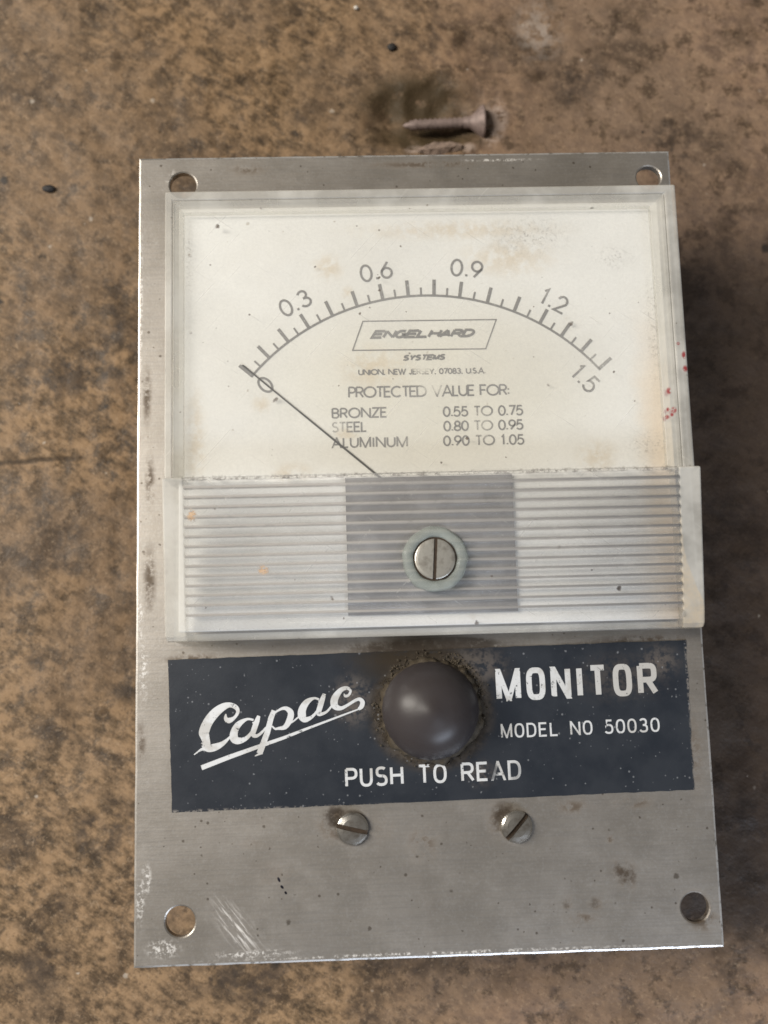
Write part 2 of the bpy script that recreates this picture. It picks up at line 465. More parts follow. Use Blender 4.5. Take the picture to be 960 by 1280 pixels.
M = dict(
    bench=mat_bench(), plate=mat_plate(), label=mat_label(), ink=mat_silver_ink(), dial=mat_dial(), dink=mat_dial_ink(),
    pane=plastic('scuffed_clear_acrylic', .075, (.985, .985, .975), (.80, .79, .77), extra=specks),
    rim=plastic('cloudy_acrylic_edge', .38, (.965, .96, .94), (.66, .645, .60), .12, extra=red_drops, front=True),
    rimin=plastic('cloudy_acrylic_inner_edge', .30, (.96, .955, .935), (.68, .665, .62), .12, extra=red_drops, front=True),
    rib=plastic('ribbed_clear_acrylic', .095, (.99, .99, .985), (.90, .90, .90), .09, extra=ribbed),
    boss=plastic('green_tinged_acrylic_boss', .34, (.90, .93, .91), (.44, .475, .445), .12),
    case=simple('black_bakelite', (.022, .02, .019), .45, nsz=6),
    shield=simple('grey_painted_shield', (.14, .133, .138), .6, nsz=3, amt=.2),
    needle=simple('grey_pointer_metal', (.16, .155, .15), .5, .3),
    nickel=simple('nickel_plated_steel', (.62, .60, .56), .24, .95, nsz=1.6, amt=.25, dark=(.25, .20, .15)),
    dullnickel=simple('tarnished_slotted_steel', (.50, .485, .44), .40, .75, nsz=1.6, amt=.22, dark=(.16, .13, .10)),
    grime=simple('dark_grime', (.045, .028, .016), .8, nsz=.8, amt=.3),
    gum=simple('gummy_brown_grime', (.062, .047, .029), .72, nsz=1.0, amt=.35, bump=.9, dark=(.035, .028, .018)),
    button=simple('grey_brown_rubber', (.045, .039, .040), .38, nsz=5, amt=.16, bump=.25, dark=(.033, .026, .024), spec=.32),
    screwold=simple('dusty_pinkish_steel', (.27, .205, .185), .6, .25, nsz=1.5, amt=.3),
    splinter=simple('torn_wood', (.26, .19, .15), .8, nsz=1.2, amt=.4),
    debris=simple('pale_crumb', (.72, .68, .62), .7),
    ddebris=simple('dark_crumb', (.02, .018, .018), .7),
)


# ------------------------------------------------------------------ mesh helpers (millimetres in, metres out)
def link(name, bm, mat, parent=None, smooth=False, z0=PT, bevel=0, seg=2, ang=40):
    me = bpy.data.meshes.new(name)
    bmesh.ops.recalc_face_normals(bm, faces=bm.faces)
    bm.transform(Matrix.Scale(MM, 4) @ Matrix.Translation((0, 0, z0)))
    for f in bm.faces:
        f.smooth = smooth
    bm.to_mesh(me)
    bm.free()
    for m in (mat if isinstance(mat, list) else [mat]):
        me.materials.append(m)
    o = bpy.data.objects.new(name, me)
    COL.objects.link(o)
    if parent:
        o.parent = parent
    if bevel:
        b = o.modifiers.new('bevel', 'BEVEL')
        b.width = bevel * MM
        b.segments = seg
        b.limit_method = 'ANGLE'
        b.angle_limit = math.radians(ang)
        b.harden_normals = False
    return o


def box(bm, x0, x1, y0, y1, z0, z1):
    v = [bm.verts.new((x, y, z)) for z in (z0, z1) for x, y in ((x0, y0), (x1, y0), (x1, y1), (x0, y1))]
    for f in ((3, 2, 1, 0), (4, 5, 6, 7), (0, 1, 5, 4), (1, 2, 6, 5), (2, 3, 7, 6), (3, 0, 4, 7)):
        bm.faces.new([v[i] for i in f])
    return v


def lathe(bm, prof, n=48, cx=0, cy=0, ends=(True, True), wob=None):
    rings = []
    for r, z in prof:
        if r < 1e-6:
            rings.append([bm.verts.new((cx, cy, z))])
            continue
        ring = []
        for i in range(n):
            a = 2 * math.pi * i / n
            k = wob(a, z) if wob else 1
            ring.append(bm.verts.new((cx + r * k * math.cos(a), cy + r * k * math.sin(a), z)))
        rings.append(ring)
    for A, B in zip(rings, rings[1:]):
        for i in range(n):
            j = (i + 1) % n
            if len(A) == 1 and len(B) == 1:
                continue
            if len(A) == 1:
                bm.faces.new((A[0], B[i], B[j]))
            elif len(B) == 1:
                bm.faces.new((A[i], A[j], B[0]))
            else:
                bm.faces.new((A[i], A[j], B[j], B[i]))
    if ends[0] and len(rings[0]) > 1:
        bm.faces.new(rings[0][::-1])
    if ends[1] and len(rings[-1]) > 1:
        bm.faces.new(rings[-1])


def sheet_with_holes(bm, outline, holes, z0, z1, ch=0.0):
    """a slab cut by round holes, all walls real, the upper edges chamfered"""
    def loop(pts, z):
        vs = [bm.verts.new((x, y, z)) for x, y in pts]
        es = [bm.edges.new((vs[i], vs[(i + 1) % len(vs)])) for i in range(len(vs))]
        return vs, es
    cx = sum(p[0] for p in outline) / len(outline)
    cy = sum(p[1] for p in outline) / len(outline)
    circ = lambda x, y, r: [(x + r * math.cos(2 * math.pi * i / 40), y + r * math.sin(2 * math.pi * i / 40)) for i in range(40)]
    x0, x1 = min(p[0] for p in outline), max(p[0] for p in outline)
    y0, y1 = min(p[1] for p in outline), max(p[1] for p in outline)
    kx, ky = 1 - 2 * ch / (x1 - x0), 1 - 2 * ch / (y1 - y0)
    ins = [(cx + (x - cx) * kx, cy + (y - cy) * ky) for x, y in outline]
    tops = [loop(p, z1) for p in [ins] + [circ(x, y, r + ch * .7) for x, y, r in holes]]
    mids = [loop(p, z1 - ch * .45) for p in [outline] + [circ(x, y, r) for x, y, r in holes]] if ch else tops
    bots = [loop(p, z0) for p in [outline] + [circ(x, y, r) for x, y, r in holes]]
    for grp in (tops, bots):
        bmesh.ops.triangle_fill(bm, use_beauty=True, use_dissolve=False, edges=[e for v, es in grp for e in es])
    for A, B in ((tops, mids), (mids, bots)) if ch else ((tops, bots),):
        for (tv, _), (bv, _) in zip(A, B):
            for i in range(len(tv)):
                j = (i + 1) % len(tv)
                bm.faces.new((tv[i], tv[j], bv[j], bv[i]))


# ------------------------------------------------------------------ lettering: every stroke a flat printed ribbon
def arc(cx, cy, rx, ry, a0, a1, e=2.0, n=None):
    n = n or max(4, int(abs(a1 - a0) / 11))
    o = []
    for i in range(n + 1):
        a = math.radians(a0 + (a1 - a0) * i / n)
        c, s = math.cos(a), math.sin(a)
        o.append((cx + rx * math.copysign(abs(c) ** (2 / e), c), cy + ry * math.copysign(abs(s) ** (2 / e), s)))
    return o


def glyph(ch, e=2.0):
    """strokes in a box 1 wide, 1 high"""
    A = lambda *a: arc(*a, e=e)
    G = {
        'A': [[(0, 0), (.5, 1)], [(.5, 1), (1, 0)], [(.17, .30), (.83, .30)]],
        'B': [[(0, 0), (0, 1)], [(0, 1), (.5, 1)] + A(.5, .76, .42, .24, 90, -90) + [(0, .52)], [(0, .52), (.52, .52)] + A(.52, .26, .48, .26, 90, -90) + [(0, 0)]],
        'C': [A(.54, .5, .54, .5, 48, 312)],
        'D': [[(0, 0), (0, 1), (.4, 1)] + A(.4, .5, .6, .5, 90, -90) + [(0, 0)]],
        'E': [[(1, 1), (0, 1), (0, 0), (1, 0)], [(0, .52), (.88, .52)]],
        'F': [[(1, 1), (0, 1), (0, 0)], [(0, .52), (.86, .52)]],
        'G': [A(.5, .5, .5, .5, 50, 350) + [(1, .48), (.56, .48)]],
        'H': [[(0, 0), (0, 1)], [(1, 0), (1, 1)], [(0, .52), (1, .52)]],
        'I': [[(.5, 0), (.5, 1)]],
        'J': [[(.8, 1), (.8, .3)] + A(.42, .28, .38, .28, 0, -170)],
        'L': [[(0, 1), (0, 0), (1, 0)]],
        'M': [[(0, 0), (0, 1)], [(0, 1), (.5, 0)], [(.5, 0), (1, 1)], [(1, 1), (1, 0)]],
        'N': [[(0, 0), (0, 1)], [(0, 1), (1, 0)], [(1, 0), (1, 1)]],
        'O': [A(.5, .5, .5, .5, 90, 450)],
        'P': [[(0, 0), (0, 1)], [(0, 1), (.5, 1)] + A(.5, .73, .5, .27, 90, -90) + [(0, .46)]],
        'R': [[(0, 0), (0, 1)], [(0, 1), (.5, 1)] + A(.5, .74, .46, .26, 90, -90) + [(0, .48)], [(.5, .48), (1, 0)]],
        'S': [A(.5, .76, .42, .24, 40, 262) + A(.5, .26, .46, .26, 80, -150)],
        'T': [[(0, 1), (1, 1)], [(.5, 1), (.5, 0)]],
        'U': [[(0, 1), (0, .4)] + A(.5, .4, .5, .4, 180, 360) + [(1, 1)]],
        'V': [[(0, 1), (.5, 0)], [(.5, 0), (1, 1)]],
        'W': [[(0, 1), (.27, 0)], [(.27, 0), (.5, 1)], [(.5, 1), (.73, 0)], [(.73, 0), (1, 1)]],
        'Y': [[(0, 1), (.5, .48), (1, 1)], [(.5, .48), (.5, 0)]],
        'Z': [[(0, 1), (1, 1), (0, 0), (1, 0)]],
        '0': [A(.5, .5, .5, .5, 90, 450)],
        '1': [[(.15, .80), (.6, 1), (.6, 0)]],
        '2': [A(.5, .70, .44, .30, 170, -25) + [(.04, 0), (1, 0)]],
        '3': [A(.46, .76, .40, .24, 155, -90)[:-1] + [(.40, .52)], [(.40, .52)] + A(.48, .26, .48, .26, 90, -160)],
        '5': [[(.90, 1), (.22, 1), (.10, .54)] + A(.46, .32, .50, .32, 130, -150)],
        '6': [[(.74, 1), (.10, .50)] + A(.5, .31, .48, .31, 165, 525)],
        '7': [[(.02, 1), (.98, 1), (.36, 0)]],
        '8': [A(.5, .75, .38, .25, 90, 450), A(.5, .25, .48, .25, 90, 450)],
        '9': [[(.26, 0), (.90, .50)] + A(.5, .69, .48, .31, -15, 345)],
        '.': [[(.5, 0), (.5, .14)]],
        ',': [[(.6, .12), (.35, -.14)]],
        ':': [[(.5, .08), (.5, .22)], [(.5, .50), (.5, .64)]],
    }
    return G[ch]


FUT = dict(zip('ABCDEFGHIJLMNOPRSTUVWYZ', (.78, .56, .82, .74, .50, .48, .90, .68, .12, .42, .42, .88, .76, .96, .52, .56, .50, .54, .66, .76, 1.1, .68, .60)))
FUT.update({c: .56 for c in '0235689'}); FUT.update({'7': .54, '1': .34, '.': .12, ',': .14, ':': .14, ' ': .34})
GOT = dict(zip('ADEHILMNOPRSTU', (.58, .50, .44, .50, .04, .42, .60, .54, .50, .46, .50, .48, .50, .48)))
GOT.update({c: .47 for c in '0123456789'}); GOT.update({c: .47 for c in '0123456789'}); GOT.update({' ': .34})
GOTB = {'M': .60, 'O': .42, 'N': .45, 'I': .03, 'T': .42, 'R': .46}

LAYER = [0.0]


def ribbon(bm, pts, wd, xf, z):
    P = [Vector(p) for p in pts]
    Q = [P[0]]
    for p in P[1:]:
        if (p - Q[-1]).length > 1e-4:
            Q.append(p)
    closed = (Q[0] - Q[-1]).length < 1e-3 and len(Q) > 3
    if closed:
        Q = Q[:-1]
    n = len(Q)
    W = wd if isinstance(wd, list) else [wd] * n
    L, R = [], []
    for i in range(n):
        a = Q[i - 1] if (i or closed) else None
        b = Q[(i + 1) % n] if (i < n - 1 or closed) else None
        d0 = (Q[i] - a).normalized() if a is not None else None
        d1 = (b - Q[i]).normalized() if b is not None else None
        d0 = d0 or d1
        d1 = d1 or d0
        t = (d0 + d1)
        t = t.normalized() if t.length > 1e-4 else d0
        nn = Vector((-t.y, t.x))
        k = 1 / max(.42, nn.dot(Vector((-d0.y, d0.x))))
        off = nn * W[i] * .5 * k
        q = Q[i]
        L.append(bm.verts.new((*xf(q + off), z)))
        R.append(bm.verts.new((*xf(q - off), z)))
    for i in range(n if closed else n - 1):
        j = (i + 1) % n
        try:
            bm.faces.new((L[i], R[i], R[j], L[j]))
        except ValueError:
            pass


def text(bm, s, a, b, h, wt, widths, e=2.0, shear=0.0, z=0.1, gap=None, stretch=1.0, jit=0.0):
    """print s between the baseline points a and b, capital height h, stroke weight wt (mm)"""
    a, b = Vector(a), Vector(b)
    total = (b - a).length
    ws = [widths[c] * h * stretch for c in s]
    g = (total - wt - sum(ws)) / max(1, len(s) - 1)
    if gap is not None:
        g = gap
    u = (b - a).normalized()
    v = Vector((-u.y, u.x))
    x = wt * .5
    for c, wd in zip(s, ws):
        if c != ' ':
            for st in glyph(c, e):
                LAYER[0] = (LAYER[0] + .0013) % .02
                pts = [Vector((x + p[0] * wd + shear * p[1] * h, wt * .5 + p[1] * (h - wt))) for p in st]
                p0, p1 = pts[0], pts[-1]
                dx, dy = p1.x - p0.x, p1.y - p0.y
                if len(pts) == 2 and abs(dy) > .45 * h and abs(dx) > .05 * h and not shear:
                    # a diagonal: cut level at its ends, like type
                    if dy < 0:
                        p0, p1, dx, dy = p1, p0, -dx, -dy
                    sl = dx / dy
                    ya = 0 if p0.y < wt else p0.y
                    yb = h if p1.y > h - wt else p1.y
                    hw = wt * .44 * math.hypot(dx, dy) / dy
                    xa, xb = p0.x + sl * (ya - p0.y) * .4, p1.x + sl * (yb - p1.y) * .4
                    bm.faces.new([bm.verts.new((*(a + u * px + v * py), z + LAYER[0])) for px, py in ((xa - hw, ya), (xa + hw, ya), (xb + hw, yb), (xb - hw, yb))])
                    continue
                ribbon(bm, pts, wt, lambda q: (a + u * q.x + v * q.y), z + LAYER[0])
        x += wd + g


# ------------------------------------------------------------------ the bench
def tag(o, label=None, cat=None, kind=None, group=None):
    for k, q in (('label', label), ('category', cat), ('kind', kind), ('group', group)):
        if q:
            o[k] = q
    return o


def bench_height(x, y):
    h = .55 * noise.noise(Vector((x / 9, y / 9, 0))) + .22 * noise.noise(Vector((x / 2.6, y / 2.6, 4))) + .5 * noise.noise(Vector((x / 45, y / 45, 9)))
    # a torn hollow above the meter
    dx, dy = (x - 8) / 17, (y - 110) / 10
    d = dx * dx + dy * dy + .25 * noise.noise(Vector((x / 4, y / 4, 1)))
    if d < 1:
        h -= 3.4 * min(1, 1 - d) ** 1.1
    # a scored line at the left
    if x < -76:
        q = abs(y - .05 * x - 27.4)
        if q < 1.2:
            h -= .5 * (1 - q / 1.2)
    return h


def build_bench():
    bm = bmesh.new()
    xs = [-1500, -700, -350, -220, -160] + [-125 + i * 1.0 for i in range(256)] + [170, 230, 350, 700, 1500]
    ys = [-1500, -700, -350, -220, -160] + [-130 + i * 1.0 for i in range(292)] + [200, 260, 380, 700, 1500]
    g = [[bm.verts.new((x, y, bench_height(x, y))) for x in xs] for y in ys]
    for j in range(len(ys) - 1):
        for i in range(len(xs) - 1):
            bm.faces.new((g[j][i], g[j][i + 1], g[j + 1][i + 1], g[j + 1][i]))
    o = link('bench_top', bm, M['bench'], smooth=True, z0=-.9)
    return tag(o, 'brown mottled stained board of a workbench under the meter', kind='structure')


build_bench()

# ------------------------------------------------------------------ the meter
root = bpy.data.objects.new('panel_meter', None)
COL.objects.link(root)
tag(root, 'old metal plated panel meter with clear cover, navy label and grey push button', 'panel meter')

# rear case that carries the plate
bm = bmesh.new()
box(bm, -40, 45, -69, 70, -PT, -1.7)
link('case', bm, M['case'], root, bevel=2.0, seg=3)

# face plate
bm = bmesh.new()
HOLES = [(-47.8, 76.1, 2.85), (52.4, 76.3, 2.65), (-48.3, -74.05, 2.9), (51.95, -74.75, 2.8)]
rnd = random.Random(4)
out = []
cs = [(-57.15, 82.3), (57.15, 82.3), (57.15, -82.3), (-57.15, -82.3)]
for (ax, ay), (bx, by) in zip(cs, cs[1:] + cs[:1]):
    k = 40
    for i in range(k):
        t = i / k
        jx = jy = 0
        if i:
            jx, jy = rnd.uniform(-.05, .05), rnd.uniform(-.05, .05)
        out.append((ax + (bx - ax) * t + jx, ay + (by - ay) * t + jy))
sheet_with_holes(bm, out, HOLES, -1.6, 0, ch=.38)
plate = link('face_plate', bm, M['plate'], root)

# dial card with its print
DK, DZ = (194.914 - 7.0) / (194.914 - 3.9), 3.1      # the print was laid out for a card 3.1 mm lower


def lift(bm):
    c = Vector((-12.08, -21.12, 0))
    bm.transform(Matrix.Translation(c + Vector((0, 0, DZ))) @ Matrix.Diagonal((DK, DK, 1, 1)) @ Matrix.Translation(-c))
    return bm


bm = bmesh.new()
box(bm, -48.0, 52.6, -18.7, 69.0, 1.0, 3.8)
lift(bm)
dial = link('dial_card', bm, M['dial'], root, bevel=.25)

ZD = 3.86
bm = bmesh.new()
CX, CY, RAD = 2.6, 2.3, 46.95
KN = [(0, 139.4), (.3, 120.6), (.6, 100.5), (.9, 81.0), (1.2, 59.6), (1.5, 40.7)]


def ang_of(v):
    for (a, p), (b, q) in zip(KN, KN[1:]):
        if v <= b + 1e-9:
            return p + (q - p) * (v - a) / (b - a)


idf = lambda q: (q.x, q.y)
ribbon(bm, [(CX + RAD * math.cos(math.radians(a)), CY + RAD * math.sin(math.radians(a))) for a in [139.8 - i * (139.8 - 40.3) / 60 for i in range(61)]], .50, idf, ZD)
for i in range(31):
    a = math.radians(ang_of(i * .05))
    major = i % 2 == 0
    r1 = RAD + (3.45 if major else 1.75)
    LAYER[0] = (LAYER[0] + .0013) % .02
    ribbon(bm, [(CX + r * math.cos(a), CY + r * math.sin(a)) for r in (RAD, r1)], .72 if major else .42, idf, ZD + .004 + LAYER[0])
link('scale_marks', lift(bm), M['dink'], dial)

bm = bmesh.new()


def numeral(s, cx, cy, rot, h=3.9):
    ws = [FUT[c] * h for c in s]
    g = .20 * h
    tot = sum(ws) + g * (len(s) - 1) + .5
    u = Vector((math.cos(math.radians(rot)), math.sin(math.radians(rot))))
    v = Vector((-u.y, u.x))
    a = Vector((cx, cy)) - u * tot / 2 - v * h / 2
    text(bm, s, a, a + u * tot, h, .50, FUT, z=ZD)


numeral('0', -30.4, 30.9, 43)
numeral('0.3', -24.1, 48.1, 27)
numeral('0.6', -7.2, 54.6, 9)
numeral('0.9', 11.7, 54.9, -7)
numeral('1.2', 29.6, 47.6, -29)
numeral('1.5', 35.2, 30.9, -48)
link('scale_numerals', lift(bm), M['dink'], dial)

bm = bmesh.new()
par = [(-10.2, 43.95), (17.4, 43.8), (14.95, 37.6), (-12.45, 37.8)]
ribbon(bm, par + par[:1], .26, idf, ZD)
text(bm, 'ENGELHARD', (-8.7, 40.15), (12.4, 40.1), 1.9, .56, {**FUT, **{c: 1.0 for c in 'ENGLHARD'}}, shear=.45, z=ZD, stretch=1.02)
text(bm, 'SYSTEMS', (-2.4, 35.35), (6.4, 35.4), 1.3, .36, {**FUT, **{c: .78 for c in 'SYTEM'}}, shear=.35, z=ZD)
text(bm, 'UNION, NEW JERSEY, 07083, U.S.A.', (-11.44, 32.5), (14.8, 32.35), 1.3, .27, FUT, z=ZD)
link('maker_print', lift(bm), M['dink'], dial)

bm = bmesh.new()
text(bm, 'PROTECTED VALUE FOR:', (-13.6, 27.75), (19.6, 27.65), 2.45, .37, FUT, z=ZD)
for s, a, b in (('BRONZE', (-17.05, 23.55), (-5.7, 23.55)), ('STEEL', (-17.1, 20.65), (-9.9, 20.65)), ('ALUMINUM', (-17.2, 17.45), (-1.7, 17.35)),
                ('0.55 TO 0.75', (5.6, 23.4), (22.15, 23.4)), ('0.80 TO 0.95', (5.6, 20.4), (22.05, 20.4)), ('0.90 TO 1.05', (5.45, 17.35), (22.1, 17.3))):
    text(bm, s, a, b, 2.25, .36, FUT, z=ZD)
link('value_table_print', lift(bm), M['dink'], dial)

# pointer
bm = bmesh.new()
ribbon(bm, [(-35.0, 35.1), (-30.5, 31.15), (-8.6, 12.1), (2.6, 2.3)], [.34, .32, .42, .6], idf, 4.15)
bmesh.ops.solidify(bm, geom=bm.faces[:], thickness=.15)
link('pointer', lift(bm), M['needle'], root)

# grey shield behind the ribbed panel
bm = bmesh.new()
box(bm, -14.5, 18.6, -16.4, 10.65, 7.35, 7.6)
link('movement_shield', bm, M['shield'], root)

# ---- the clear cover: side walls with thick front edges, flat window, ribbed panel
X0, X1, YT, YB, YS = -49.8, 54.7, 70.1, -20.6, 10.7
IX0, IX1, IYT = -46.1, 49.35, 65.7


def zr(y):          # height of the sloping ribbed panel
    return 12.7 + (y - 10) * (12.7 - 9.2) / 30.6


cover = bpy.data.objects.new('clear_cover', None)
COL.objects.link(cover)
cover.parent = root
TW = 9.5
bm = bmesh.new()   # window rim: three sides, a stepped solid frame
m2 = (X0 + IX0) / 2 - .2, (X1 + IX1) / 2 + .2, (YT + IYT) / 2 + .2


def ushape(bm, xo0, xo1, yo, xi0, xi1, yi, yb, z0, z1o, z1i):
    o_ = [(xo0, yb), (xo0, yo), (xo1, yo), (xo1, yb)]
    i_ = [(xi0, yb), (xi0, yi), (xi1, yi), (xi1, yb)]
    T = [bm.verts.new((x, y, z1o)) for x, y in o_]
    t = [bm.verts.new((x, y, z1i)) for x, y in i_]
    B = [bm.verts.new((x, y, z0)) for x, y in o_]
    b = [bm.verts.new((x, y, z0)) for x, y in i_]
    for k in range(3):
        bm.faces.new((T[k], T[k + 1], t[k + 1], t[k]))
        bm.faces.new((B[k + 1], B[k], b[k], b[k + 1]))
        bm.faces.new((T[k + 1], T[k], B[k], B[k + 1]))
        bm.faces.new((t[k], t[k + 1], b[k + 1], b[k]))
    bm.faces.new((T[0], t[0], b[0], B[0]))
    bm.faces.new((t[3], T[3], B[3], b[3]))


ushape(bm, X0, X1, YT, m2[0], m2[1], m2[2], YS, .05, TW, TW)
link('window_rim', bm, M['rim'], cover, bevel=.45, seg=3, ang=50)
bm = bmesh.new()
ushape(bm, m2[0] + .01, m2[1] - .01, m2[2] - .01, IX0, IX1, IYT, YS, TW - 2.2, TW - .15, TW - .7)
link('window_rim_step', bm, M['rimin'], cover, bevel=.15)
bm = bmesh.new()
box(bm, IX0 + .004, IX1 - .004, YS + .02, IYT - .004, TW - 1.7, TW - .62)
link('window_pane', bm, M['pane'], cover)

# ribbed front panel, one wavy closed slab
RX0, RX1 = -45.4, 50.2
prof = [(YS, 8.4), (YS - .02, zr(YS) - .5), (YS - .25, zr(YS) - .12), (YS - .6, zr(YS))]
for k in range(RIB_N):
    y0 = RIB_TOP - k * RIB_PITCH
    for t, h in ((0, -.10), (.14, .14), (.32, .33), (.5, .40), (.68, .33), (.86, .14)):
        y = y0 - t * RIB_PITCH
        prof.append((y, zr(y) + h - .1))
prof += [(RIB_END, zr(RIB_END) - .1), *[(RIB_END - .15 - .75 * (1 - math.cos(math.pi * t / 6)), zr(RIB_END) - .1 + .72 * math.sin(math.pi * t / 6)) for t in range(1, 6)], (-18.6, zr(-18.6) - .05), (-19.8, zr(-19.8) - .25), (-20.4, zr(-20.4) - .9), (-20.6, zr(-20.6) - 1.9), (-20.6, 6.5)]
prof += [(-19.2, 6.5), (-18.6, zr(-18.6) - 1.4), (YS - .5, zr(YS) - 1.4)]


def extrude_profile(bm, prof, x0, x1, mid=1):
    cols = []
    for i in range(mid + 1):
        x = x0 + (x1 - x0) * i / mid
        cols.append([bm.verts.new((x, y, z)) for y, z in prof])
    for A, B in zip(cols, cols[1:]):
        for i in range(len(prof)):
            j = (i + 1) % len(prof)
            bm.faces.new((A[i], A[j], B[j], B[i]))
    bm.faces.new(cols[0][::-1])
    bm.faces.new(cols[-1])


bm = bmesh.new()
extrude_profile(bm, prof, RX0, RX1)
ro = link('ribbed_panel', bm, M['rib'], cover, smooth=True)
for f in ro.data.polygons:
    if len(f.vertices) > 4:
        f.use_smooth = False

# side cheeks of the ribbed section, down to the plate
for (a, b) in ((X0 + .22, RX0 - .02), (RX1 + .02, X1 - .02)):
    bm = bmesh.new()
    pr = [(YS - .03, .05), (YS - .03, zr(YS) - .05)] + [(y, zr(y) - .05) for y in (5, 0, -6, -12, -17)] + [(-19.6, zr(-19.6) - .3), (-20.4, zr(-20.4) - 1.0), (-20.6, zr(-20.6) - 2), (-20.6, .05)]
    extrude_profile(bm, pr, a, b)
    link('ribbed_side_edge', bm, M['rim'], cover, bevel=.4, seg=3, ang=50)
# bottom wall
bm = bmesh.new()
box(bm, RX0, RX1, -20.6, -19.2, .05, 6.45)
link('cover_bottom_wall', bm, M['rim'], cover)

# zero-adjust screw in its boss
SX, SY = 2.4, -6.15
zs = zr(SY) + .8
bm = bmesh.new()
lathe(bm, [(4.3, zs - 2.6), (6.2, zs - 2.6), (6.25, zs + .3), (5.8, zs + .7), (4.95, zs + .8), (4.4, zs + .6), (4.25, zs + .2), (4.3, zs - 2.6)], 56, SX, SY, ends=(False, False), wob=lambda a, z: 1 + .012 * math.sin(5 * a) + .01 * math.sin(11 * a + 1))
link('screw_boss', bm, M['boss'], cover, smooth=True)
bm = bmesh.new()
lathe(bm, [(0, zs - .4), (4.2, zs - .4), (4.2, zs + .06), (0, zs + .06)], 40, SX, SY)
link('screw_recess', bm, M['grime'], cover, smooth=False)


def slotted_screw(name, cx, cy, zb, zt, r, slot, sw, sd, mat, parent, dome=.35):
    """a round head cut by a real slot; the slot runs at angle slot (degrees)"""
    bm = bmesh.new()
    ca, sa = math.cos(math.radians(slot)), math.sin(math.radians(slot))
    for side in (1, -1):
        a0 = math.asin(sw / 2 / r)
        m = 20
        rings = []
        for rr, zz in ((r, zb), (r, zt - dome * 1.1), (r * .96, zt - dome * .65), (r * .85, zt - dome * .32), (r * .6, zt - dome * .1), (r * .3, zt), ):
            ring = []
            aa = math.asin(min(.999, sw / 2 / rr))
            for i in range(m + 1):
                a = aa + (math.pi - 2 * aa) * i / m
                px, py = rr * math.cos(a), rr * math.sin(a) * side
                ring.append(bm.verts.new((cx + px * ca - py * sa, cy + px * sa + py * ca, zz)))
            rings.append(ring)
        for A, B in zip(rings, rings[1:]):
            for i in range(m):
                bm.faces.new((A[i], A[i + 1], B[i + 1], B[i]))
        bm.faces.new(rings[-1])
        # wall of the slot
        L = [q[0] for q in rings] + [q[-1] for q in rings][::-1]
        bm.faces.new(L)
    o = link(name, bm, mat, parent, smooth=False)
    bm = bmesh.new()
    lathe(bm, [(0, zb), (r * .97, zb), (r * .97, zt - sd), (0, zt - sd)], 32, cx, cy)
    link('slot_floor', bm, M['grime'], o)
    return o


slotted_screw('zero_adjust_screw', SX, SY, zs + .08, zs + .5, 3.88, 86, .66, .25, M['dullnickel'], root, dome=.16)

# ---- navy label
bm = bmesh.new()
rnd = random.Random(8)
cs = [(-50.75, -24.05), (53.75, -22.9), (53.3, -52.4), (-49.9, -53.65)]
out = []
for (ax, ay), (bx, by) in zip(cs, cs[1:] + cs[:1]):
    k = 60 if abs(bx - ax) > 50 else 24
    for i in range(k):
        t = i / k
        j = 0 if not i else rnd.uniform(-.07, .07)
        if i and abs(ax - 53.5) < 1 and abs(bx - 53.5) < 1:
            j = rnd.uniform(-.22, .15)
        out.append((ax + (bx - ax) * t + (j if abs(by - ay) > 20 else 0), ay + (by - ay) * t + (j if abs(bx - ax) > 20 else 0)))
sheet_with_holes(bm, out, [], .02, .14)
label = link('name_label', bm, M['label'], root)

